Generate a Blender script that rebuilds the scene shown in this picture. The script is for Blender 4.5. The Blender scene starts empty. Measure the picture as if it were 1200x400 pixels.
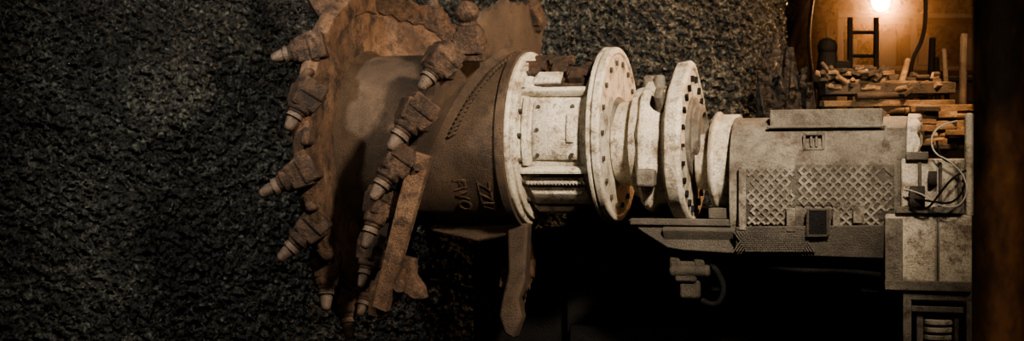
import bpy, bmesh, math, random
from mathutils import Vector, Matrix, noise
random.seed(7)
D=16.0; TH=math.radians(18); C=math.cos(TH); SN=math.sin(TH)
SC=0.5
scene=bpy.context.scene

# ---------- measurement helpers (plan the machine from its elevation) ----------
def SP(px,d=0.0):
    u=(px-600)/100.0
    return (u*(1-d*C/D)+d*SN)/(C+u*SN/D)
def K(s,d): return (D-s*SN-d*C)/D
def W(px,py,d=0.0):
    s=SP(px,d); return Vector((s,-d,(200-py)/100.0*K(s,d)))
def P(px,py,y):
    k=(D+y)/D; return Vector(((px-600)/100*k,y,(200-py)/100*k))

# ---------- materials ----------
def nd(nt,t,**kw):
    n=nt.nodes.new(t)
    for k,v in kw.items(): setattr(n,k,v)
    return n
def ramp(nt,stops):
    r=nd(nt,'ShaderNodeValToRGB'); e=r.color_ramp.elements
    while len(e)<len(stops): e.new(0.5)
    for i,(p,c) in enumerate(stops):
        e[i].position=p; e[i].color=(*c,1) if len(c)==3 else c
    return r
def noise_n(nt,co,scale,detail=6,rough=0.6):
    n=nd(nt,'ShaderNodeTexNoise'); n.inputs['Scale'].default_value=scale
    n.inputs['Detail'].default_value=detail; n.inputs['Roughness'].default_value=rough
    nt.links.new(co,n.inputs['Vector']); return n
def surf(name,stops,scale=2.5,rough=0.7,metal=0.0,bump=0.02,fine=45,spots=None,spot_thr=0.6,spec=0.4,stretch=None):
    m=bpy.data.materials.new(name); m.use_nodes=True; nt=m.node_tree; L=nt.links
    b=nt.nodes['Principled BSDF']; tc=nd(nt,'ShaderNodeTexCoord'); co=tc.outputs['Object']
    if stretch:
        mp=nd(nt,'ShaderNodeMapping'); mp.inputs['Scale'].default_value=stretch
        L.new(co,mp.inputs['Vector']); co=mp.outputs['Vector']
    n1=noise_n(nt,co,scale,8,0.65); r=ramp(nt,stops); L.new(n1.outputs['Fac'],r.inputs[0])
    col=r.outputs[0]
    n2=noise_n(nt,co,fine,5,0.7)
    mx=nd(nt,'ShaderNodeMix',data_type='RGBA',blend_type='MULTIPLY'); mx.inputs['Factor'].default_value=0.65
    r2=ramp(nt,[(0.3,(0.3,0.27,0.24)),(0.6,(1,1,1))]); L.new(n2.outputs['Fac'],r2.inputs[0])
    L.new(col,mx.inputs['A']); L.new(r2.outputs[0],mx.inputs['B']); col=mx.outputs['Result']
    if spots:
        n3=noise_n(nt,co,scale*2.6,12,0.8)
        r3=ramp(nt,[(spot_thr-0.09,(0,0,0)),(spot_thr+0.05,(1,1,1))]); L.new(n3.outputs['Fac'],r3.inputs[0])
        m3=nd(nt,'ShaderNodeMix',data_type='RGBA'); L.new(r3.outputs[0],m3.inputs['Factor'])
        L.new(col,m3.inputs['A']); m3.inputs['B'].default_value=(*spots,1); col=m3.outputs['Result']
    L.new(col,b.inputs['Base Color'])
    b.inputs['Roughness'].default_value=rough; b.inputs['Metallic'].default_value=metal
    b.inputs['Specular IOR Level'].default_value=spec
    bp=nd(nt,'ShaderNodeBump'); bp.inputs['Distance'].default_value=bump; bp.inputs['Strength'].default_value=0.8
    ad=nd(nt,'ShaderNodeMath',operation='ADD'); L.new(n1.outputs['Fac'],ad.inputs[0]); L.new(n2.outputs['Fac'],ad.inputs[1])
    L.new(ad.outputs[0],bp.inputs['Height']); L.new(bp.outputs[0],b.inputs['Normal'])
    return m
def rockmat(name,c1,c2,vs=9.0,bump=0.03):
    m=bpy.data.materials.new(name); m.use_nodes=True; nt=m.node_tree; L=nt.links
    b=nt.nodes['Principled BSDF']; co=nd(nt,'ShaderNodeTexCoord').outputs['Object']
    wn=noise_n(nt,co,9,3); mixv=nd(nt,'ShaderNodeMix',data_type='RGBA'); mixv.inputs['Factor'].default_value=0.05
    L.new(co,mixv.inputs['A']); L.new(wn.outputs['Color'],mixv.inputs['B'])
    def vor(sc):
        v=nd(nt,'ShaderNodeTexVoronoi'); v.inputs['Scale'].default_value=sc; L.new(mixv.outputs['Result'],v.inputs['Vector'])
        sp=nd(nt,'ShaderNodeSeparateColor'); L.new(v.outputs['Color'],sp.inputs[0]); return v,sp
    v1,c_1=vor(vs); v2,c_2=vor(vs*2.1)
    n=noise_n(nt,co,40,8,0.75); nl=noise_n(nt,co,0.8,4)
    a=nd(nt,'ShaderNodeMath',operation='MULTIPLY_ADD'); L.new(c_1.outputs[0],a.inputs[0]); a.inputs[1].default_value=0.5; L.new(nl.outputs['Fac'],a.inputs[2])
    a1=nd(nt,'ShaderNodeMath',operation='MULTIPLY_ADD'); L.new(c_2.outputs[1],a1.inputs[0]); a1.inputs[1].default_value=0.5; L.new(a.outputs[0],a1.inputs[2])
    a2=nd(nt,'ShaderNodeMath',operation='MULTIPLY'); L.new(a1.outputs[0],a2.inputs[0]); a2.inputs[1].default_value=0.55
    r=ramp(nt,[(0.3,c1),(0.6,tuple((x+y)*0.28 for x,y in zip(c1,c2))),(0.76,c2)]); L.new(a2.outputs[0],r.inputs[0]); L.new(r.outputs[0],b.inputs['Base Color'])
    h0=nd(nt,'ShaderNodeMath',operation='MULTIPLY_ADD'); L.new(v1.outputs['Distance'],h0.inputs[0]); h0.inputs[1].default_value=-1.8; L.new(n.outputs['Fac'],h0.inputs[2])
    h=nd(nt,'ShaderNodeMath',operation='MULTIPLY_ADD'); L.new(c_2.outputs[0],h.inputs[0]); h.inputs[1].default_value=1.0; L.new(h0.outputs[0],h.inputs[2])
    bp=nd(nt,'ShaderNodeBump'); bp.inputs['Distance'].default_value=bump; bp.inputs['Strength'].default_value=1.0
    L.new(h.outputs[0],bp.inputs['Height']); L.new(bp.outputs[0],b.inputs['Normal'])
    rr=ramp(nt,[(0.15,(0.2,)*3),(0.5,(0.65,)*3)]); L.new(c_2.outputs[2],rr.inputs[0]); L.new(rr.outputs[0],b.inputs['Roughness'])
    b.inputs['Specular IOR Level'].default_value=0.6
    return m
M_rock=rockmat('coal_rock',(0.007,0.0075,0.0066),(0.155,0.153,0.127),15.0,0.03)
M_rockw=rockmat('dusty_brown_rock',(0.008,0.0055,0.004),(0.06,0.041,0.028),5.0,0.03)
M_floor=rockmat('coal_floor',(0.006,0.006,0.006),(0.02,0.02,0.019))
M_coal=rockmat('black_coal',(0.004,0.004,0.004),(0.012,0.012,0.012))
M_brown=surf('dusty_rust_steel',[(0.3,(0.058,0.031,0.018)),(0.5,(0.155,0.088,0.051)),(0.72,(0.25,0.155,0.096))],1.8,0.75,0,0.025,55,(0.028,0.017,0.011),0.555)
M_barrel=surf('dark_rust_steel',[(0.3,(0.030,0.019,0.012)),(0.55,(0.078,0.050,0.031)),(0.8,(0.155,0.104,0.067))],1.3,0.7,0,0.014,60,(0.022,0.015,0.011),0.6)
M_pick=surf('pick_holder_steel',[(0.3,(0.028,0.017,0.011)),(0.55,(0.095,0.055,0.034)),(0.8,(0.21,0.132,0.085))],4,0.6,0.15,0.02,50,(0.016,0.011,0.008),0.55)
M_tip=surf('worn_pick_steel',[(0.3,(0.05,0.036,0.027)),(0.7,(0.18,0.13,0.10))],6,0.5,0.3,0.01,60)
M_cream=surf('dusty_cream_paint',[(0.25,(0.25,0.195,0.138)),(0.45,(0.475,0.418,0.328)),(0.7,(0.65,0.60,0.50))],2.2,0.55,0,0.012,50,(0.11,0.073,0.047),0.585)
M_grey=surf('dusty_grey_paint',[(0.25,(0.065,0.053,0.041)),(0.5,(0.15,0.132,0.104)),(0.75,(0.28,0.252,0.203))],1.6,0.6,0,0.012,55,(0.052,0.036,0.026),0.57)
M_gdark=surf('dark_grey_paint',[(0.3,(0.042,0.035,0.027)),(0.6,(0.09,0.078,0.062)),(0.8,(0.15,0.13,0.105))],2.0,0.7,0,0.012,55)  # darker grey tone, used behind mesh, in the grille recess, on the cradle
M_dgrey=surf('grimy_steel',[(0.3,(0.025,0.021,0.016)),(0.6,(0.085,0.070,0.053)),(0.8,(0.17,0.14,0.11))],3.0,0.6,0.2,0.015,50)
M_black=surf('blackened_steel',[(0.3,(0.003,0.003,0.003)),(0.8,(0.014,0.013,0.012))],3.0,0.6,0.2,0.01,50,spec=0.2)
M_wood=surf('old_timber',[(0.3,(0.06,0.04,0.022)),(0.5,(0.24,0.165,0.10)),(0.72,(0.50,0.39,0.265))],2.6,0.8,0,0.02,30,stretch=(0.8,3,3))
M_post=surf('rusty_post_steel',[(0.38,(0.010,0.006,0.004)),(0.52,(0.07,0.036,0.017)),(0.68,(0.20,0.10,0.045))],3.0,0.75,0.1,0.01,20,stretch=(1,1,0.45))
M_cable=surf('cable_sheath',[(0.3,(0.28,0.25,0.21)),(0.7,(0.45,0.42,0.36))],5,0.6,0,0.004,50)

# ---------- mesh builder ----------
class B:
    def __init__(s): s.v=[]; s.f=[]
    def add(s,vs,fs):
        o=len(s.v); s.v+= [Vector(v) for v in vs]; s.f+=[tuple(i+o for i in f) for f in fs]
    def box(s,c,size,rot=None,taper=(1,1)):
        c=Vector(c); hx,hy,hz=[q/2 for q in size]; vs=[]
        for z in (-1,1):
            tx,ty=(taper if z>0 else (1,1))
            for x,y in ((-1,-1),(1,-1),(1,1),(-1,1)):
                p=Vector((x*hx*tx,y*hy*ty,z*hz))
                if rot is not None: p=rot@p
                vs.append(c+p)
        s.add(vs,[(3,2,1,0),(4,5,6,7),(0,1,5,4),(1,2,6,5),(2,3,7,6),(3,0,4,7)])
    def bb(s,a,b):
        a=Vector(a);b=Vector(b); s.box((a+b)/2,[abs(q) for q in (b-a)])
    def cyl(s,p0,p1,r0,r1=None,n=20,cap=True):
        p0=Vector(p0);p1=Vector(p1); r1=r0 if r1 is None else r1
        q=(p1-p0).to_track_quat('Z','Y').to_matrix(); vs=[]
        for p,r in ((p0,r0),(p1,r1)):
            for i in range(n):
                a=2*math.pi*i/n; vs.append(p+q@Vector((r*math.cos(a),r*math.sin(a),0)))
        fs=[(i,(i+1)%n,n+(i+1)%n,n+i) for i in range(n)]
        if cap: fs+=[tuple(range(n-1,-1,-1)),tuple(range(n,2*n))]
        s.add(vs,fs)
    def rev(s,prof,zc,n=72,closed=True,shape=None,yc=0.0):
        vs=[];m=len(prof)
        for j in range(n):
            a=2*math.pi*j/n; k=shape(a) if shape else 1
            for (x,r) in prof: vs.append((x,yc-r*k*math.sin(a),zc-r*k*math.cos(a)))
        fs=[]
        for j in range(n):
            j2=(j+1)%n
            for i in range(m if closed else m-1):
                i2=(i+1)%m
                fs.append((j*m+i,j2*m+i,j2*m+i2,j*m+i2))
        s.add(vs,fs)
    def prism(s,poly,nrm):
        nrm=Vector(nrm); n=len(poly); vs=[Vector(p) for p in poly]+[Vector(p)+nrm for p in poly]
        s.add(vs,[tuple(range(n-1,-1,-1)),tuple(range(n,2*n))]+[(i,(i+1)%n,n+(i+1)%n,n+i) for i in range(n)])
    def sphere(s,c,r,n=14,sc=(1,1,1)):
        c=Vector(c);vs=[];m=n//2
        for i in range(m+1):
            t=math.pi*i/m
            for j in range(n):
                a=2*math.pi*j/n
                vs.append(c+Vector((r*sc[0]*math.sin(t)*math.cos(a),r*sc[1]*math.sin(t)*math.sin(a),r*sc[2]*math.cos(t))))
        s.add(vs,[(i*n+j,(i+1)*n+j,(i+1)*n+(j+1)%n,i*n+(j+1)%n) for i in range(m) for j in range(n)])
    def make(s,name,mat,parent=None,bevel=0.0,ang=35,disp=0.0):
        me=bpy.data.meshes.new(name); me.from_pydata([tuple(v) for v in s.v],[],s.f); 
        bm=bmesh.new(); bm.from_mesh(me); bmesh.ops.remove_doubles(bm,verts=bm.verts,dist=1e-5)
        bmesh.ops.recalc_face_normals(bm,faces=bm.faces); bm.to_mesh(me); bm.free()
        for p in me.polygons: p.use_smooth=True
        me.set_sharp_from_angle(angle=math.radians(ang))
        me.materials.append(mat); o=bpy.data.objects.new(name,me); scene.collection.objects.link(o)
        if parent: o.parent=parent
        if bevel>0:
            md=o.modifiers.new('bevel','BEVEL'); md.width=bevel; md.segments=2; md.limit_method='ANGLE'; md.angle_limit=math.radians(35)
        return o
def empty(name,rot=True,parent=None):
    e=bpy.data.objects.new(name,None); scene.collection.objects.link(e); e.empty_display_size=0.2
    if rot: e.rotation_euler=(0,0,-TH)
    if parent: e.parent=parent
    return e
def tube(name,pts,r,mat,parent=None):
    cu=bpy.data.curves.new(name,'CURVE'); cu.dimensions='3D'; cu.bevel_depth=r; cu.bevel_resolution=3; cu.resolution_u=10
    sp=cu.splines.new('NURBS'); sp.points.add(len(pts)-1); sp.use_endpoint_u=True; sp.order_u=3
    for q,p in zip(sp.points,pts): q.co=(*p,1)
    o=bpy.data.objects.new(name,cu); scene.collection.objects.link(o); cu.materials.append(mat)
    if parent: o.parent=parent
    return o

shearer=empty('coal_shearer')
# ================= CUTTING DRUM =================
drum=empty('cutting_drum',False,shearer); ZD=0.36
s0=SP(432); s1=SP(622)
RO=1.83; RB=1.02
b=B()
def wob(a): return 1+0.006*math.sin(9*a)+0.004*math.sin(23*a+1)
b.rev([(s0-0.10,RB-0.1),(s0-0.10,RO-0.03),(s0-0.05,RO),(s0+0.02,RO),(s0+0.05,RO-0.04),(s0+0.05,RB-0.1)],ZD,120,True,wob)
b.rev([(s0+0.04,RO-0.30),(s0+0.09,RO-0.28),(s0+0.09,RO-0.05),(s0+0.04,RO-0.03)],ZD,120,True,wob)
b.make('rim_plate',M_brown,drum,0.012)
b=B()
b.rev([(s0,0.3),(s0,RB+0.10),(s0+0.06,RB+0.06),(s0+0.16,RB+0.0),(s1-0.12,RB-0.01),(s1-0.1,RB+0.03),(s1,RB+0.03),(s1,0.3)],ZD,128,True)
b.make('barrel',M_barrel,drum,0.008)
TAB=[(0,430),(35,490),(60,517),(90,545),(125,572),(150,590),(180,603),(220,620)]
def tab(a):
    for (a0,p0),(a1,p1) in zip(TAB,TAB[1:]):
        if a<=a1: return p0+(p1-p0)*(a-a0)/(a1-a0)
    return TAB[-1][1]
def pol(s,a,r): a=math.radians(a); return Vector((s,-r*math.sin(a),ZD-r*math.cos(a)))
def vane(name,off,a0,a1,ro,mat,prof=None):
    b=B(); n=int((a1-a0)/2); rows=[]
    prof=prof or [(-.06,RB-0.02),(-.05,'o'),(.05,'o'),(.06,RB+0.07),(.14,RB-0.02)]
    for i in range(n+1):
        a=a0+(a1-a0)*i/n; s=SP(tab(a)); aa=a+off
        rr=ro+0.025*math.sin(i*1.9)+0.02*math.sin(i*0.7)
        for ds,r in prof:
            if r=='o': r=rr
            elif r<0: r=rr+r
            rows.append(pol(s+ds,aa,r))
    m=len(prof); fs=[]
    for i in range(n):
        for j in range(m):
            j2=(j+1)%m; fs.append((i*m+j,i*m+j2,(i+1)*m+j2,(i+1)*m+j))
    fs.append(tuple(range(m))); fs.append(tuple(range(n*m+m-1,n*m-1,-1)))
    b.add(rows,fs); return b.make(name,mat,drum,0.0)
vane('spiral_vane_1',0,2,205,1.60,M_barrel)
vane('spiral_vane_2',180,0,178,1.70,M_brown)
vane('vane_edge_band',180,0,178,1.80,M_pick,[(-.09,-0.26),(-.09,'o'),(.12,'o'),(.12,-0.10),(.09,-0.26)])
b=B()
for i in range(26):
    a=92+i*2.9; p=pol(SP(tab(a))+0.20,a,RB+0.01)
    b.box(p,(0.10,0.05,0.035),Matrix.Rotation(math.radians(-30),3,'Y')@Matrix.Rotation(math.radians(a-90),3,'X'))
b.make('weld_beads',M_barrel,drum,0.01)
def pick(bs,bt,base,tip,w=0.17,bl=1.0):
    base=Vector(base);tip=Vector(tip); d=(tip-base); l=d.length; u=d.normalized()
    q=u.to_track_quat('Z','Y').to_matrix()
    bs.box(base-u*0.02,(w*2.05,w*2.2,0.24*bl),q,(0.80,0.76)); bs.box(base-u*0.14,(w*2.2,w*1.8,0.18),q)
    bs.cyl(base+u*0.02,base+u*l*0.42,w*0.96,w*0.78,18)
    bs.cyl(base+u*l*0.38,base+u*l*0.53,w*0.66,w*0.58,18)
    bt.cyl(base+u*l*0.51,base+u*l*0.64,w*0.56,w*0.60,18)
    bt.cyl(base+u*l*0.64,base+u*l*0.69,w*0.42,w*0.42,18)
    bt.cyl(base+u*l*0.69,base+u*l*0.93,w*0.48,w*0.36,18)
    bt.sphere(base+u*l*0.93,w*0.36,12)
bs=B();bt=B()
ring=[((358,58),(320,68)),((356,118),(338,150)),((349,205),(306,228)),((362,270),(328,304)),((382,318),(382,362)),((404,352),(410,396)),((378,0),(352,-30)),((420,-40),(395,-70))]
for (bx,by),(tx,ty) in ring:
    z=(165-by)/183; z=max(-0.97,min(0.97,z)); d=RO*math.sqrt(1-z*z)
    pick(bs,bt,W(bx,by,d),W(tx,ty,d+0.12),0.165)
for a in (205,235,265,295,325,350):
    p=pol(s0-0.05,a,RO+0.05); pick(bs,bt,p,pol(s0-0.32,a-12,RO+0.32),0.18)
vp=[((514,76),(494,102),.165),((484,138),(458,174),.18),((462,194),(437,232),.165),((444,244),(427,290),.15),((434,298),(423,336),.135),((431,336),(421,370),.125)]
for (bx,by),(tx,ty),w in vp:
    z=(165-by)/172; z=max(-0.97,min(0.97,z)); d=1.72*math.sqrt(1-z*z)
    pick(bs,bt,W(bx,by,d),W(tx,ty,d+0.15),w)
pd=B()
pick(bs,pd,W(550,46,1.15),W(547,6,1.25),.17); pd.sphere(W(547,14,1.25),0.14,16,(1,1,.9))
for a in (195,):
    p=pol(SP(tab(a)),a,1.60); pick(bs,pd,p,pol(SP(tab(a))-0.02,a-10,2.0),0.13)
for a in (30,55,80,105,130,155,178):
    p=pol(SP(tab(a)),a+180,1.74); pick(bs,bt,p,pol(SP(tab(a))-0.05,a+180-10,2.06),0.14)
pd.make('seized_picks',M_pick,drum,0.0)
bs.make('pick_holders',M_pick,drum,0.035); bt.make('cutting_picks',M_tip,drum,0.0)
b=B()
for (bx,by),_,w in vp:
    z=(165-by)/172; z=max(-0.97,min(0.97,z)); d=1.52*math.sqrt(1-z*z)
    c=W(bx+10,by+2,d); b.box(c,(0.2,0.3,0.26),Matrix.Rotation(0.5,3,'Y'),(0.8,0.8))
for (bx,by) in ((352,90),(352,160),(356,238),(372,296)):
    z=(165-by)/183; d=RO*math.sqrt(1-z*z); c=W(bx+8,by,d); b.box(c,(0.12,0.2,0.2),Matrix.Rotation(z*1.2,3,'Y'),(0.8,0.8))
b.make('holder_pads',M_pick,drum,0.04)
b=B()
def bar(p0,p1,w0,w1,dep,dd):
    a=W(*p0,dep);c=W(*p1,dep+dd); u=(c-a).normalized(); sd=Vector((0,1,0)).cross(u).normalized()
    b.prism([a-sd*w0/2,a+sd*w0/2,c+sd*w1/2,c-sd*w1/2],(0,0.12,0))
bar((492,180),(443,364),0.24,0.19,1.72,-0.1)
pts=[(432,345),(447,330),(470,300),(484,304),(484,322),(494,338),(497,351),(484,352),(470,342),(454,362),(442,374),(430,370)]
b.prism([W(x,y,1.5) for x,y in pts],(0,0.16,0))
b.make('loading_strap',M_brown,drum,0.02)
b=B()
b.cyl(W(468,336,1.52),W(468,336,1.60),0.07,0.07,20)
b.cyl(W(489,196,1.70),W(489,196,1.76),0.05,0.05,6)
b.make('strap_bolts',M_pick,drum,0.006)
b=B(); dd=0.35
b.prism([W(x,y,dd) for x,y in [(594,262),(618,262),(615,330),(607,350),(611,372),(602,398),(591,392),(584,370),(589,345),(595,320)]],(0,0.2,0))
b.prism([W(x,y,dd-.05) for x,y in [(505,266),(596,264),(596,276),(560,284),(505,272)]],(0,0.12,0))
b.make('support_blade',M_barrel,drum,0.03)
def mark(txt,px,py,size):
    cu=bpy.data.curves.new('t','FONT'); cu.body=txt; cu.size=size; cu.extrude=0.010; cu.align_x='CENTER'
    o=bpy.data.objects.new('t',cu); scene.collection.objects.link(o); dg=bpy.context.evaluated_depsgraph_get()
    me=bpy.data.meshes.new_from_object(o.evaluated_get(dg)); bpy.data.objects.remove(o)
    rr=RB; s=SP(px,0.8); c=W(px,py,0.8); a0=math.acos(max(-1,min(1,-(c.z-ZD)/rr)))
    for v in me.vertices:
        a=a0-v.co.x/rr; r=rr-0.008+v.co.z; v.co=Vector((s+v.co.y,-r*math.sin(a),ZD-r*math.cos(a)))
    me.materials.clear(); me.materials.append(M_brown); o=bpy.data.objects.new('cast_mark',me); scene.collection.objects.link(o); o.parent=drum
mark('ZZI7',562,232,0.22); mark('F\\VO',534,230,0.22)

# ================= GEARBOX =================
gb=empty('drive_gearbox',False,shearer); ZG=0.39
g0=SP(622); g1=SP(712); g2=SP(724)
b=B()
b.rev([(g0-0.03,0.5),(g0-0.03,0.99),(g0,1.01),(g0+0.04,1.01),(g0+0.06,0.98),(g0+0.06,0.95),(g0+0.10,0.95),(g0+0.12,0.90),(g0+0.12,0.5)],ZG-0.02,96)
b.rev([(g0+0.1,0.4),(g0+0.1,0.86),(g0+0.22,0.80),(g1-0.12,0.78),(g1-0.02,0.88),(g1,0.88),(g1,0.4)],ZG,96)
b.rev([(g1-0.02,0.3),(g1-0.02,0.93),(g1,1.0),(g1+0.04,1.0),(g1+0.05,0.96),(g1+0.06,1.0),(g2+0.01,1.0),(g2+0.03,0.98),(g2+0.03,0.93),(g2+0.015,0.92),(g2+0.015,0.3)],ZG+0.02,96)
b.make('housing',M_cream,gb,0.01)
b=B()
def patch(bl,sa,sb,a0,a1,r,h,n=14,ins=0.05):
    vs=[]
    for (rr,i_) in ((r,0),(r+h*0.6,0),(r+h,ins)):
        for i in range(n+1):
            a=a0+math.degrees(i_/r)+(a1-a0-2*math.degrees(i_/r))*i/n
            ar=math.radians(a)
            for s in (sa+i_,sb-i_): vs.append(Vector((s,-rr*math.sin(ar),ZG-rr*math.cos(ar))))
    m=2*(n+1);fs=[]
    for l in range(2):
        o=l*m
        for i in range(n):
            fs.append((o+2*i,o+2*i+2,o+m+2*i+2,o+m+2*i)); fs.append((o+2*i+1,o+m+2*i+1,o+m+2*i+3,o+2*i+3))
        fs.append((o,o+m,o+m+1,o+1)); fs.append((o+2*n,o+2*n+1,o+m+2*n+1,o+m+2*n))
    for i in range(n): fs.append((2*m+2*i,2*m+2*i+2,2*m+2*i+3,2*m+2*i+1))
    for i in range(n): fs.append((2*i,2*i+1,2*i+3,2*i+2))
    bl.add(vs,fs)
patch(b,g0+0.26,g1-0.14,70,118,0.775,0.06)
patch(b,g0+0.10,g1-0.02,122,128,0.80,0.10,4,0.02)
patch(b,g0+0.10,g1-0.02,60,65,0.80,0.10,4,0.02)
patch(b,g0+0.16,g1-0.10,26,46,0.78,0.10,8)
patch(b,g0+0.14,g0+0.22,66,121,0.78,0.09,14,0.015)
patch(b,g0+0.66,g1-0.17,84,106,0.83,0.035,8,0.02)
patch(b,g0+0.2,g1-0.4,136,150,0.77,0.10,8)
patch(b,g0+0.14,g1-0.3,10,22,0.80,0.10,8)
b.make('housing_panels',M_cream,gb,0.01)
b=B()
for i in range(17):
    a=53; t=(g1-g0-0.28)*i/16
    for sg in (1,-1):
        p=Vector((g0+0.14+t,-0.82*math.sin(math.radians(a)),ZG-0.82*math.cos(math.radians(a))))
        b.box(p,(0.022,0.03,0.16),Matrix.Rotation(math.radians(a-90),3,'X')@Matrix.Rotation(0.7*sg,3,'Y'))
b.make('grille',M_cream,gb)
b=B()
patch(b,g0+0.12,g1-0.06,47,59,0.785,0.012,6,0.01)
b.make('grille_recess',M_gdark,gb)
b=B()
for a,px,w,h in ((152,636,.18,.2),(160,664,.2,.22),(142,688,.16,.18),(172,640,.14,.16),(150,706,.12,.16)):
    s=SP(px)+0.02; R=Matrix.Rotation(math.radians(a-180),3,'X'); c=Vector((s,-0.84*math.sin(math.radians(a)),ZG-0.84*math.cos(math.radians(a))))
    b.box(c,(w,0.16,h),R,(0.8,0.7)); b.cyl(c+R@Vector((-w/2-0.04,0,h/3)),c+R@Vector((w/2+0.04,0,h/3)),0.06,0.06,14)
patch(b,g0+0.12,g1-0.04,132,178,0.775,0.03)
b.make('lifting_lugs',M_pick,gb,0.03)
b=B()
for i in range(18):
    a=2*math.pi*(i+0.5)/18; p=Vector((g2+0.01,-0.82*math.sin(a),ZG+0.02-0.82*math.cos(a))); b.cyl(p,p+Vector((0.03,0,0)),0.034,0.034,6)
for i in range(20):
    a=2*math.pi*i/20; p=Vector((g0+0.11,-0.88*math.sin(a),ZG-0.88*math.cos(a))); b.cyl(p,p+Vector((0.05,0,0)),0.026,0.026,6)
for (ss,aa) in ((g0+0.33,75),(g0+0.33,94),(g0+0.33,112),(g1-0.2,75),(g1-0.2,112)):
    ar=math.radians(aa); u=Vector((0,-math.sin(ar),-math.cos(ar))); p=Vector((ss,0,ZG))+u*0.82; b.cyl(p,p+u*0.035,0.022,0.022,8)
b.make('flange_bolts',M_dgrey,gb)
b=B()
b.rev([(g2,0.02),(g2,0.44),(g2+0.05,0.42),(g2+0.06,0.30),(g2+0.14,0.26),(g2+0.16,0.16),(g2+0.2,0.12),(g2+0.2,0.02)],ZG+0.02,48)
b.sphere((g2+0.12,-0.12,ZG-0.08),0.16,16,(0.9,1,1.5))
b.make('output_hub',M_grey,gb,0.012)

# ================= BEARING HOUSING =================
bh=empty('bearing_housing',False,shearer); ZH=0.27
h0=SP(762);h1=SP(798);h2=SP(814)
def octo(a,n=8,ph=0.0):
    t=((a+ph)%(2*math.pi/n))-math.pi/n; return 1/ max(0.6,math.cos(t))*0.94
kite=lambda a: (1+0.10*math.exp(-((a-math.pi)/0.30)**2)+0.015*math.cos(6*a))
b=B()
b.rev([(g2+0.02,0.2),(g2+0.02,0.46),(h0-0.14,0.50),(h0-0.12,0.62),(h0,0.66),(h0,0.2)],ZH+0.04,64)
b.rev([(h0-0.03,0.2),(h0-0.03,0.70),(h0+0.02,0.78),(h0+0.08,0.78),(h0+0.15,0.70),(h1-0.10,0.69),(h1-0.02,0.78),(h1,0.2)],ZH,96,True,lambda a:octo(a,10,0.1)*(1+0.02*math.sin(3*a)))
b.rev([(h1-0.05,0.2),(h1-0.05,0.80),(h1-0.02,0.85),(h2-0.04,0.87),(h2,0.84),(h2,0.79),(h2-0.02,0.78),(h2-0.02,0.2)],ZH+0.0,96,True,kite)
b.make('casing',M_cream,bh,0.012)
b=B()
for i in range(22):
    a=2*math.pi*(i+0.5)/22; r=0.70*kite(a); p=Vector((h2-0.03,-r*math.sin(a),ZH-r*math.cos(a))); b.box(p+Vector((0.02,0,0)),(0.05,0.04,0.07),Matrix.Rotation(-a,3,'X').to_3x3())
b.make('casing_bolts',M_black,bh)
b=B()
b.rev([(h2-0.03,0.05),(h2-0.03,0.46),(h2+0.02,0.46),(h2+0.03,0.36),(h2+0.10,0.36),(h2+0.12,0.28),(h2+0.06,0.26),(h2+0.06,0.05)],ZH+0.1,64)
b.box((h2+0.03,0,ZH+0.05),(0.10,0.14,0.86))
b.make('hub_cap',M_grey,bh,0.012)
b=B()
c0=SP(842);c1=SP(868); ZC=(200-190)/100*.96
b.rev([(h2+0.05,0.1),(h2+0.05,0.30),(c0-0.06,0.34),(c0-0.04,0.52),(c0,0.56),(c0+0.03,0.56),(c0+0.05,0.53),(c1,0.53),(c1,0.1)],ZC,64)
b.make('coupling_sleeve',M_cream,bh,0.01)
b=B()
b.cyl((h0+0.15,-0.2,ZH+0.62),(h0+0.15,-0.2,ZH+0.80),0.07,0.06,16); b.box((h0+0.02,-0.1,ZH+0.72),(0.12,0.2,0.16)); b.box((h0+0.1,-0.66,ZH-0.35),(0.2,0.18,0.2))
b.box((h1-0.12,-0.55,ZH+0.48),(0.1,0.16,0.3),Matrix.Rotation(0.8,3,'X'))
b.make('casing_lugs',M_grey,bh,0.03)

# ================= MACHINE BODY =================
mb=empty('machine_body',False,shearer)
RBODY=0.77; ZB=(200-219)/100*0.93
m0=SP(866); m1=SP(1076)
def bodyshape(a):
    return 1/ (abs(math.cos(a))**2.8+abs(math.sin(a))**2.8)**(1/2.8)*0.98
def bod(s,a,r):
    k=bodyshape(a); return Vector((s,-r*k*math.sin(a)*0.92,ZB-r*k*math.cos(a)))
def shell(bl,sa,sb,ra,a0,a1,t=0.05,n=40,ragged=0.0):
    vs=[];m=n+1
    for r in (ra,ra-t):
        for side,s in ((0,sa),(1,sb)):
            for i in range(m):
                a=math.radians(a0+(a1-a0)*i/n); rg=ragged*math.sin(i*1.7)*(1 if side else 0)
                vs.append(bod(s+rg,a,r+0.004*math.sin(i*0.9+side)))
    fs=[]
    for i in range(n):
        fs+=[(i,i+1,m+i+1,m+i),(2*m+i,3*m+i,3*m+i+1,2*m+i+1),(i,2*m+i,2*m+i+1,i+1),(m+i,m+i+1,3*m+i+1,3*m+i)]
    fs+=[(0,m,3*m,2*m),(n,2*m+n,3*m+n,m+n)]
    bl.add(vs,fs)
b=B()
shell(b,m0,m1,RBODY,38,320,0.05,80,0.012)
shell(b,m0,m0+0.04,RBODY+0.015,38,320,0.05,60)
b.make('cowl',M_grey,mb,0.008)
b=B()
shell(b,m1-0.10,m1+0.02,RBODY+0.025,30,320,0.07,60,0.02)
b.make('cowl_lip',M_cream,mb,0.012)
b=B()
for s in (m0+0.06,m1-0.3):
    vs=[bod(s,math.radians(i*6),RBODY-0.03) for i in range(60)]; b.prism(vs,(0.08,0,0))
b.make('bulkheads',M_dgrey,mb)
b=B()
shell(b,SP(790),m1-0.02,RBODY+0.05,-40,58,0.07,50)
b.prism([W(735,258,0.62),W(752,272,0.62),W(782,291,0.62),W(800,294,0.62),W(870,298,0.62),W(870,262,0.62)],(0,0.9,0))
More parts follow.
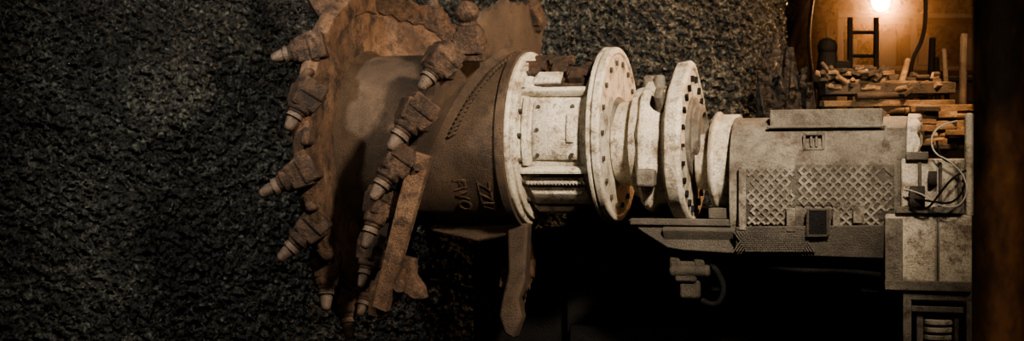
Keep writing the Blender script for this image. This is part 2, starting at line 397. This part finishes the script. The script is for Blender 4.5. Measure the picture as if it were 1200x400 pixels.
b.make('cradle',M_gdark,mb,0.015)
b=B()
b.bb(W(738,264,0.66),W(862,257,0.58)); b.bb(W(830,244,0.60),W(862,256,0.3))
vs=[W(862,266,0.765),W(1054,264,0.80),W(1056,304,0.70),W(1020,303,0.70),W(960,301,0.70),W(862,299,0.68)]
b.prism(vs,(0,0.10,0))
b.make('cradle_side',M_gdark,mb,0.012)
b=B()
ta=W(902,150,0.56);tb=W(1034,127,0.56)
b.bb(ta,(tb.x,0.35,tb.z)); b.bb(W(898,151,0.60),W(1038,146,0.56)); 
b.make('top_cover',M_grey,mb,0.015)
gdk=B()
def tread(px0,px1,pyt,pyb,step,w,name):
    bl=B(); d=0.70
    sa=SP(px0,d);sb=SP(px1,d); zt=W(px0,pyt,d).z; zb=W(px0,pyb,d).z
    tabl=[];L=0;prev=None
    for i in range(200):
        a=math.radians(150-i*0.6); p=bod(0,a,RBODY)
        if prev is not None: L+=(p-prev).length
        prev=p; tabl.append((L,a,p.z))
    ia=min(tabl,key=lambda t:abs(t[2]-zt)); ib=min(tabl,key=lambda t:abs(t[2]-zb)); H=ib[0]-ia[0]
    def at(l):
        l+=ia[0]; 
        for q in tabl:
            if q[0]>=l: return q[1]
        return tabl[-1][1]
    shell(gdk,sa,sb,RBODY+0.010,math.degrees(ib[1]),math.degrees(ia[1]),0.012,24)
    Wd=sb-sa
    for sg in (1,-1):
        n=int((Wd+H)/step)+1
        for i in range(n):
            st=(i*step)-(H if sg>0 else 0); seg=8; prevp=None
            for j in range(seg+1):
                h=H*j/seg; x=st+h if sg>0 else i*step-h
                if x<0 or x>Wd: prevp=None; continue
                p=bod(sa+x,at(h),RBODY+0.014)
                if prevp is not None and noise.noise(Vector((sa+x,h,5))*4)>-0.5:
                    dv=p-prevp; qq=dv.to_track_quat('Z','Y').to_matrix(); bl.box((p+prevp)/2,(w,w*1.2,dv.length*1.05),qq)
                prevp=p
    return bl.make(name,M_grey,mb)
tread(874,932,198,262,0.10,0.022,'mesh_panel_a'); tread(932,1048,194,240,0.10,0.021,'mesh_panel_b'); tread(975,1048,240,264,0.10,0.02,'mesh_panel_c')
gdk.make('mesh_backing',M_gdark,mb)
b=B()
for i in range(24):
    for sg in (1,-1):
        px=868+i*3.4; c=W(px,283,0.745); b.box(c,(0.014,0.024,0.26),Matrix.Rotation(0.6*sg,3,'Y'))
b.make('chequer_ribs',M_gdark,mb)
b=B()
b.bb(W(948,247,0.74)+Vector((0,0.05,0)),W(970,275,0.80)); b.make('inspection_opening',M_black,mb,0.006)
b=B()
for (x0,y0,x1,y1) in ((922,244,932,272),(976,250,984,268),(866,196,874,270),(1000,244,1012,262)):
    b.bb(W(x0,y1,0.72),W(x1,y0,0.77))
b.make('side_lugs',M_grey,mb,0.012)
b=B()
for x0,x1 in ((946,948),(969,971)): b.bb(W(x0,277,0.74),W(x1,246,0.808))
for y0,y1 in ((245,247),(275,277)): b.bb(W(946,y1,0.74),W(971,y0,0.808))
b.make('opening_frame',M_dgrey,mb,0.006)
b=B()
for x0,x1,y0,y1 in ((942,966,156,158),(942,966,174,176),(942,944,156,176),(964,966,156,176),(950,952,160,172),(956,958,160,172)):
    b.bb(W(x0,y1,0.60),W(x1,y0,0.665))
b.make('stencil_frame',M_grey,mb,0.002)
b=B()
b.bb(W(784,292,0.5),W(800,318,0.35)); b.bb(W(812,290,0.5),W(828,318,0.35)); b.bb(W(790,306,0.5),W(820,330,0.3)); b.bb(W(796,328,0.46),W(822,350,0.34))
b.cyl(W(785,318,0.45),W(832,318,0.45),0.07,0.07,18)
b.make('hanging_bracket',M_dgrey,mb,0.03)
tube('hydraulic_hose',[W(825,300,0.4),W(842,318,0.42),W(850,342,0.4),W(838,362,0.4),W(822,352,0.38)],0.035,M_black,mb)
tube('hydraulic_hose_b',[W(868,306,0.5),W(930,318,0.5),W(1000,316,0.5),W(1050,326,0.5)],0.04,M_black,mb)
b=B()
b.bb((SP(800),0.9,-1.0),(SP(1060),-0.1,-1.35)); 
for px in (850,960,1050):
    b.bb((SP(px)-0.15,0.9,-1.3),(SP(px)+0.15,0.6,-2.6)); 
b.bb((SP(1010),-0.35,-0.97),(SP(1060),0,-1.3)); b.cyl((SP(925),-0.35,-0.98),(SP(995),-0.35,-0.98),0.1,0.1,16)
b.bb((SP(800),0.95,-2.4),(SP(1150),-0.1,-2.6))
b.bb((SP(628),1.9,-2.6),(SP(1060),1.3,-0.45)); b.bb((SP(640),1.3,-2.6),(SP(1060),1.0,-1.9)); b.bb((SP(640),1.5,-0.45),(SP(760),1.2,-0.3))  # black slabs added to darken the space below the machine
b.prism([(SP(505),1.5,-2.6),(SP(505),1.5,-1.0),(SP(540),1.5,-0.8),(SP(628),1.5,-0.7),(SP(628),1.5,-2.6)],(0,0.3,0))  # same added dark fill, carried on below the drum
b.make('undercarriage_and_dark_fill',M_black,mb,0.02)

# ================= POWER UNIT =================
pu=empty('power_unit',False,shearer)
b=B()
b.bb(W(1037,335,0.8),W(1139,252,0.8)+Vector((0,1.3,0)))
b.bb(W(1056,256,0.74),W(1138,186,0.70)+Vector((0,1.2,0)))
b.bb(W(1131,254,0.80),W(1141,133,0.7)+Vector((0,0.9,0)))
b.make('casing',M_cream,pu,0.02)
b=B()
for x0,x1 in ((1037,1058),(1098,1101)): b.bb(W(x0,332,0.8),W(x1,256,0.83))
b.bb(W(1037,340,0.8),W(1139,331,0.85)); b.bb(W(1050,250,0.72),W(1130,243,0.85)); b.bb(W(1062,188,0.7),W(1088,178,0.8)); 
for x in (1076,1100,1122): b.bb(W(x,243,0.74),W(x+4,190,0.78))
b.make('panel_trims',M_grey,pu,0.012)
b=B()
b.cyl(W(1066,232,0.8),W(1084,232,0.8),0.12,0.12,20); b.cyl(W(1088,210,0.78),W(1098,210,0.78),0.08,0.08,20)
b.make('fittings',M_dgrey,pu,0.008)
b=B()
b.bb(W(1058,352,0.8),W(1139,343,0.8)+Vector((0,0.9,0)))
b.bb(W(1058,462,0.8),W(1068,350,0.8)+Vector((0,0.1,0)))
b.bb(W(1132,462,0.8),W(1139,350,0.8)+Vector((0,0.1,0)))
b.bb(W(1068,366,0.76),W(1132,360,0.72)); b.bb(W(1074,462,0.7),W(1082,362,0.62)); b.bb(W(1118,462,0.7),W(1124,362,0.62))
b.bb((SP(1066),0.6,-2.6),(SP(1136),0.4,-1.5))
b.make('stand_frame',M_grey,pu,0.012)
b=B()
for i in range(6): b.cyl(W(1099,378+i*9,0.62)-Vector((0,0,.02)),W(1099,378+i*9,0.62)+Vector((0,0,.035)),0.15-0.004*i,0.15-0.004*i,24)
b.make('stand_shims',M_cream,pu,0.012)
b=B(); b.bb((SP(1074,.2),-0.2,-2.6),(SP(1136,.2),-0.15,-1.4)); b.make('stand_backplate',M_black,pu)
tube('power_cable',[W(1060,222,0.85),W(1080,226,0.95),W(1100,242,1.0),W(1122,244,1.0),W(1134,228,0.95),W(1130,205,0.92),W(1112,188,0.9),W(1094,180,0.88),W(1090,160,0.86),W(1104,145,0.84),W(1122,142,0.8)],0.009,M_cable,pu)
tube('signal_cable',[W(1062,232,0.86),W(1090,236,1.0),W(1118,240,1.0),W(1134,215,0.92),W(1120,192,0.9),W(1100,186,0.88),W(1098,165,0.86)],0.011,M_black,pu)
tube('signal_cable_b',[W(1066,244,0.86),W(1084,250,0.95),W(1102,226,0.95),W(1118,206,0.92),W(1132,200,0.86)],0.011,M_black,pu)

# ================= BACKGROUND =================
def chunk(q,f):
    d,pts=noise.voronoi(q*f); c=pts[0]; h=noise.cell(c*17.3+Vector((.5,.5,.5)))
    n=Vector((noise.cell(c*31.1),noise.cell(c*47.7+Vector((9,2,1))),noise.cell(c*13.7+Vector((4,4,8)))))-Vector((.5,.5,.5))
    return (h-0.5)*0.6+(q*f-c).dot(n)*0.9-d[0]*0.45+min(0.25,(d[1]-d[0]))*0.8
def rockd(q,amp):
    w=q+noise.noise_vector(q*3.0)*0.06
    return noise.fractal(q*0.6,1.0,2.0,3)*0.15+chunk(w,5.5)*amp*0.15+chunk(w,12)*amp*0.34
def gridmesh(name,path,z0,z1,step,mat,amp=0.16):
    pts=[Vector((x,y,0)) for x,y in path]; segs=[(pts[i+1]-pts[i]).length for i in range(len(pts)-1)]
    L=sum(segs); n=int(L/step); m=int((z1-z0)/step)
    def at(l):
        for i,sg in enumerate(segs):
            if l<=sg or i==len(segs)-1: return pts[i].lerp(pts[i+1],l/sg),(pts[i+1]-pts[i]).normalized()
            l-=sg
    vs=[]
    for i in range(n+1):
        l=L*i/n; p,t=at(l); p1,t1=at(max(0,l-0.25)); p2,t2=at(min(L,l+0.25)); p=(p*2+p1+p2)/4; t=(t1+t2+t).normalized(); nn=Vector((t.y,-t.x,0))
        for j in range(m+1):
            q=p+Vector((0,0,z0+(z1-z0)*j/m)); vs.append(q+nn*rockd(q,amp))
    fs=[(i*(m+1)+j,(i+1)*(m+1)+j,(i+1)*(m+1)+j+1,i*(m+1)+j+1) for i in range(n) for j in range(m)]
    me=bpy.data.meshes.new(name); me.from_pydata([tuple(v) for v in vs],[],fs); me.materials.append(mat)
    o=bpy.data.objects.new(name,me); scene.collection.objects.link(o); return o
gridmesh('wall_coal_face',[(-11,-1.8),(-4.6,1.9),(-2.4,2.75),(3.35,3.5),(3.75,3.9),(4.3,5.3),(4.5,7.0)],-2.7,4.8,0.025,M_rock,0.2)
gridmesh('wall_gallery',[(4.5,6.9),(5.0,13.4)],-2.7,4.8,0.08,M_rockw,0.2)
gridmesh('wall_back',[(4.8,13.2),(14,13.4)],-2.7,4.8,0.08,M_rockw,0.2)
gridmesh('wall_right',[(13.8,13.5),(11.2,-17)],-2.7,4.8,0.3,M_rock,0.2)
def slab(name,z,mat,amp,up):
    n=120; vs=[];
    for i in range(n+1):
        for j in range(n+1):
            x=-11.5+26*i/n; y=-17.5+31.5*j/n; q=Vector((x,y,z)); vs.append((x,y,z+up*rockd(q,amp)*0.5))
    fs=[(i*(n+1)+j,(i+1)*(n+1)+j,(i+1)*(n+1)+j+1,i*(n+1)+j+1) for i in range(n) for j in range(n)]
    me=bpy.data.meshes.new(name); me.from_pydata(vs,[],fs); me.materials.append(mat); o=bpy.data.objects.new(name,me); scene.collection.objects.link(o)
slab('floor',-2.62,M_floor,0.15,1); slab('ceiling',4.9,M_floor,0.3,-1)

b=B(); b.bb((4.6,1.75,-2.6),(8.8,3.3,0.06)); b.bb((4.6,1.7,0.04),(8.8,3.35,0.12))
b.make('steel_platform',M_black,None,0.02)
b=B(); bsx=B()
rng=random.Random(11)
def plank(px0,px1,py,th,yy,rot=0,log=False,tgt=None,dep=None):
    t_=tgt or b
    a=P(px0,py,yy);c=P(px1,py,yy); mid=(a+c)/2; L=(c-a).length; R=Matrix.Rotation(rot,3,'Z')@Matrix.Rotation(rng.uniform(-.04,.04),3,'Y')@Matrix.Rotation(rng.uniform(-.15,.15),3,'X')
    if log: t_.cyl(mid-R@Vector((L/2,0,0)),mid+R@Vector((L/2,0,0)),th/2,th/2*0.9,14)
    else: t_.box(mid,(L,dep or rng.uniform(.25,.45),th),R)
for r in range(7):
    py=175-r*7.2
    for k in range(6):
        x0=rng.uniform(975,1085); Lp=rng.uniform(35,95)
        tg=bsx if rng.random()<.22 else b
        plank(x0,min(1165,x0+Lp),py+rng.uniform(-2,2),rng.uniform(.06,.12),2.12+rng.uniform(0,.7)+r*.05,rng.uniform(-.2,.2),rng.random()<.35,tg)
    for k in range(6):
        xx=rng.uniform(985,1130); plank(xx,xx+rng.uniform(10,30),py-2,rng.uniform(.05,.10),2.02+rng.uniform(0,.15)+r*.05,rng.uniform(-.5,.5),rng.random()<.5,bsx if rng.random()<.3 else b)
plank(962,1116,121,.08,2.5,.03); plank(964,1114,105,.15,2.62,-.03,False,bsx); plank(972,1112,97,.06,2.62,-.03,False)
plank(975,1040,90,.14,2.7,.1,True,bsx); plank(1060,1160,127,.09,2.5,.1); plank(1000,1090,112,.1,2.4,.2,True,bsx)
for i in range(90):
    px=rng.uniform(966,1100); py=rng.uniform(80,106)+abs(px-1020)*.08; p=P(px,py,rng.uniform(2.4,2.9)); u=Vector((rng.uniform(-1,1),rng.uniform(-1,1),rng.uniform(-.3,.5))).normalized()*rng.uniform(.05,.18)
    tg=bsx if rng.random()<.6 else b
    if rng.random()<.5: tg.cyl(p-u,p+u,rng.uniform(.025,.05),None,10)
    else: tg.box(p,(u.length*1.6,.12,.06),u.to_track_quat('X','Z').to_matrix())
b.cyl(P(1052,112,2.5),P(1064,70,2.9),.045,.04,12)
b.cyl(P(1030,110,2.5),P(1036,90,2.5),.04,.04,12)
bsx.cyl(P(1127,170,2.4),P(1130,40,2.6),.05,.05,12)
bsx.cyl(P(1112,150,2.4),P(1106,58,2.7),.035,.035,12)
tst=empty('timber_stack',False)
b.make('timbers',M_wood,tst,0.010); bsx.make('scrap_steel',M_dgrey,tst,0.010)
def heap(name,spikes,mat):
    bm=bmesh.new()
    for (px,pyt,y,r) in spikes:
        t=P(px,pyt,y); h=t.z+2.6
        mt=Matrix.Translation((t.x,t.y,-2.6+h/2)); bmesh.ops.create_cone(bm,cap_ends=True,segments=10,radius1=r*2.0,radius2=r*0.12,depth=h,matrix=mt)
    bmesh.ops.subdivide_edges(bm,edges=bm.edges,cuts=7,use_grid_fill=True)
    for v in bm.verts:
        v.co+=noise.noise_vector(v.co*3.0)*0.13+noise.noise_vector(v.co*9)*0.06
    me=bpy.data.meshes.new(name); bm.to_mesh(me); bm.free(); me.materials.append(mat); o=bpy.data.objects.new(name,me); scene.collection.objects.link(o); return o
heap('coal_heap',[(893,75,2.5,.20),(904,40,2.5,.30),(914,44,2.5,.30),(926,56,2.5,.32),(938,80,2.5,.28),(948,98,2.4,.22)],M_coal)
b=B(); x_=4.62; y_=4.0
b.bb((x_-.12,y_-.12,-2.6),(x_+.12,y_+.12,1.25)); b.cyl((x_,y_,1.2),(x_,y_,1.75),.19,.13,14); b.sphere((x_,y_,1.8),.15,14); b.box((x_+.2,y_,1.5),(.25,.2,.2)); b.box((x_-.15,y_,1.35),(.2,.2,.16))
b.make('hydraulic_valve_stand',M_black,None,0.03)
tube('hanging_cable',[P(962,-60,6.5),P(952,0,6.5),P(947,40,6.5),P(950,80,6.5),P(956,110,6.5),P(958,260,6.5)],0.03,M_black)
b=B(); bx=B()
for x in (6.2,7.6,9.0,10.4):
    for y in (10.0,10.9): b.bb((x,y,-2.6),(x+.12,y+.12,3.1))
for z in (-1.4,-0.2,0.9,1.9,2.9): b.bb((6.2,9.95,z),(10.5,11.05,z+.09))
for z in (0.99,1.99,-0.11):
    x=6.4
    while x<10.2:
        w_=rng.uniform(.25,.7); h_=rng.uniform(.25,.75)
        if rng.random()<.35: bx.cyl((x+w_/2,10.4,z),(x+w_/2,10.4,z+h_),w_/2*.8,w_/2*.8,18)
        elif rng.random()<.85: bx.bb((x,10.1,z),(x+w_,10.7,z+h_))
        x+=w_+rng.uniform(.05,.25)
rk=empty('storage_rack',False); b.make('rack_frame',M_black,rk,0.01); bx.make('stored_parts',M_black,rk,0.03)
b=B()
b.bb((5.6,9.0,-2.6),(7.0,9.7,0.9)); b.cyl((5.7,9.3,1.15),(7.0,9.3,1.15),.32,.32,24); b.cyl((6.1,9.3,1.3),(6.1,9.3,1.95),.07,.07,12); b.cyl((6.1,9.3,1.9),(6.7,9.3,1.9),.06,.06,12)
b.cyl((6.8,9.3,1.2),(6.8,9.3,1.65),.12,.10,14)
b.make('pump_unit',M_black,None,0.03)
# ladder and leaning props added in black to break up the gallery glow
b=B()
for x in (5.15,5.55): b.bb((x,4.9,-2.6),(x+.07,4.98,2.35))
for i in range(13): b.cyl((5.15,4.94,-2.2+i*.36),(5.6,4.94,-2.2+i*.36),.03,.03,8)
b.make('silhouette_ladder',M_black,None,0.008)
b=B()
for x,lean,h in ((6.25,.25,2.05),(6.7,-.15,1.75),(7.0,.35,2.25),(7.35,.1,1.9)): b.cyl((x,5.0,-2.6),(x+lean,5.1,h),.055,.05,12)
b.cyl((6.0,4.95,1.35),(7.9,4.95,1.45),.05,.05,12); b.bb((6.1,4.85,-2.6),(7.9,5.2,.95))
b.make('silhouette_props',M_black,None,0.01)
for k,yy in enumerate((11.8,)):
    tube('steel_arch_rib' ,[Vector((5.5,yy,-2.5)),Vector((5.5,yy,1.5)),Vector((5.8,yy,3.2)),Vector((6.9,yy,4.3)),Vector((8.6,yy,4.6)),Vector((10.4,yy,4.3)),Vector((11.6,yy,3.0)),Vector((11.8,yy,1.0)),Vector((11.8,yy,-2.5))],0.12,M_black)
b=B(); b.cyl((6.6,4.0,2.56),(10.8,4.0,2.5),.06,.06,20)
for x in (7,8.5,10): b.cyl((x,4,2.5),(x,4,4.9),.02,.02,8); b.cyl((x-.06,4,2.53),(x+.06,4,2.53),.1,.1,20)
b.make('roof_pipe',M_grey)
b=B(); xa=8.15; xb=9.2
b.bb((xa,4.4,-2.6),(xb,5.2,2.4)); b.bb((xa+.15,4.32,.9),(xa+.6,4.4,2.2)); b.bb((xa-.2,4.5,-2.6),(xa,4.8,1.9))
b.cyl((xa-.1,4.6,1.9),(xa-.1,4.6,2.3),.06,.06,12)
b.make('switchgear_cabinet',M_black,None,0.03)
tube('drooping_hose',[P(1084,-60,4.0),P(1086,20,4.0),P(1080,50,4.0),P(1070,66,4.0),P(1066,90,4.0),P(1072,250,4.0)],0.03,M_black)
lb=empty('light_bulb',False); lp=P(1032,2,8.6)
b=B(); b.sphere(lp,0.15,20,(1,1,1.1))
me_=bpy.data.materials.new('bulb_glow'); me_.use_nodes=True; nb=me_.node_tree.nodes['Principled BSDF']; nb.inputs['Emission Color'].default_value=(1,.72,.45,1); nb.inputs['Emission Strength'].default_value=200; nb.inputs['Base Color'].default_value=(1,.8,.5,1)
b.make('glass',me_,lb)
b=B(); b.cyl(lp+Vector((0,0,.13)),lp+Vector((0,0,.34)),.07,.09,16); b.cyl(lp+Vector((0,0,.3)),(lp.x,lp.y,4.8),.015,.015,8); b.make('socket_and_cord',M_black,lb)
# haze volume added to spread a warm glow around the bulb
b=B(); b.bb((4.95,5.8,-2.0),(10.8,8.25,4.5))
mv=bpy.data.materials.new('warm_glow_volume'); mv.use_nodes=True; nt=mv.node_tree; nt.nodes.remove(nt.nodes['Principled BSDF'])
vs_=nt.nodes.new('ShaderNodeVolumeScatter'); vs_.inputs['Density'].default_value=0.05; vs_.inputs['Anisotropy'].default_value=0.86; vs_.inputs['Color'].default_value=(.9,.66,.45,1)
nt.links.new(vs_.outputs[0],nt.nodes['Material Output'].inputs['Volume'])
b.make('glow_haze',mv)

b=B(); pc=P(1172,0,-9); w=(1202-1141)/100*7/16
b.cyl((pc.x,-9,-2.6),(pc.x,-9,4.8),w/2,w/2*1.02,40); b.cyl((pc.x,-9,-2.6),(pc.x,-9,-2.4),w*0.9,w*0.9,30); b.cyl((pc.x,-9,4.6),(pc.x,-9,4.8),w*0.9,w*0.9,30)
b.make('steel_post',M_post,None,0.01)

# ================= LIGHTS =================
def spot(name,loc,aim,e,col,size,blend,rad):
    l=bpy.data.lights.new(name,'SPOT'); l.energy=e; l.color=col; l.spot_size=math.radians(size); l.spot_blend=blend; l.shadow_soft_size=rad
    o=bpy.data.objects.new(name,l); scene.collection.objects.link(o); o.location=loc; o.rotation_euler=(Vector(aim)-Vector(loc)).to_track_quat('-Z','Y').to_euler(); return o
spot('work_lamp_key',(3.0,-7.8,4.0),(0.8,0.0,0.45),1950,(1,.86,.69),66,1.0,0.16)
spot('fill_light_wall',(-3.9,-4.8,4.2),(-2.8,1.9,0.3),500,(.99,.97,.90),82,1.0,0.08)  # added fill, grazes the coal wall and lifts the drum shadow
spot('fill_light_drum',(-1.2,-9.5,2.6),(-1.6,0,0.1),230,(1,.82,.62),40,1.0,0.3)  # added fill from the camera side, brightens the drum
spot('fill_light_centre',(2.2,0.2,4.5),(1.8,3.4,1.6),110,(1,.80,.58),95,1.0,0.08)  # added light, brightens the rock above the machine
spot('fill_light_post',(1.0,-14.5,1.6),(2.7,-9,-0.3),150,(1,.72,.46),34,0.8,0.1)  # added off-frame light, brightens the foreground post
spot('fill_light_power_unit',(5.6,-5.2,1.6),(4.7,-1.2,-1.0),55,(1,.82,.62),70,0.8,0.1)  # added fill for the power unit, no lamp modelled here
def point(name,loc,e,col,r):
    l=bpy.data.lights.new(name,'POINT'); l.energy=e; l.color=col; l.shadow_soft_size=r
    o=bpy.data.objects.new(name,l); scene.collection.objects.link(o); o.location=loc
point('bulb_light',lp+Vector((0,-0.25,-0.1)),210,(1,.45,.17),0.06)
point('fill_light_warm',(5.7,1.0,3.6),350,(1,.58,.30),0.06)  # added off-frame warm light for the timbers and wall corner
w=bpy.data.worlds.new('mine_dark'); scene.world=w; w.use_nodes=True; w.node_tree.nodes['Background'].inputs[0].default_value=(.75,.76,.68,1); w.node_tree.nodes['Background'].inputs[1].default_value=0.012
try: scene.view_settings.look='AgX - Medium High Contrast'
except Exception as e: print(e)

cam=bpy.data.cameras.new('camera'); co=bpy.data.objects.new('camera',cam); scene.collection.objects.link(co)
co.location=(0,-D,0); co.rotation_euler=(math.radians(90),0,0); cam.sensor_width=36; cam.lens=48; cam.clip_end=200
cam.dof.use_dof=True; cam.dof.focus_distance=(D-0.9)*SC; cam.dof.aperture_fstop=2.4
scene.camera=co
for o in list(scene.objects):
    if o.parent is None:
        o.location=o.location*SC
        if o.type in('MESH','EMPTY','CURVE'): o.scale=(SC,SC,SC)
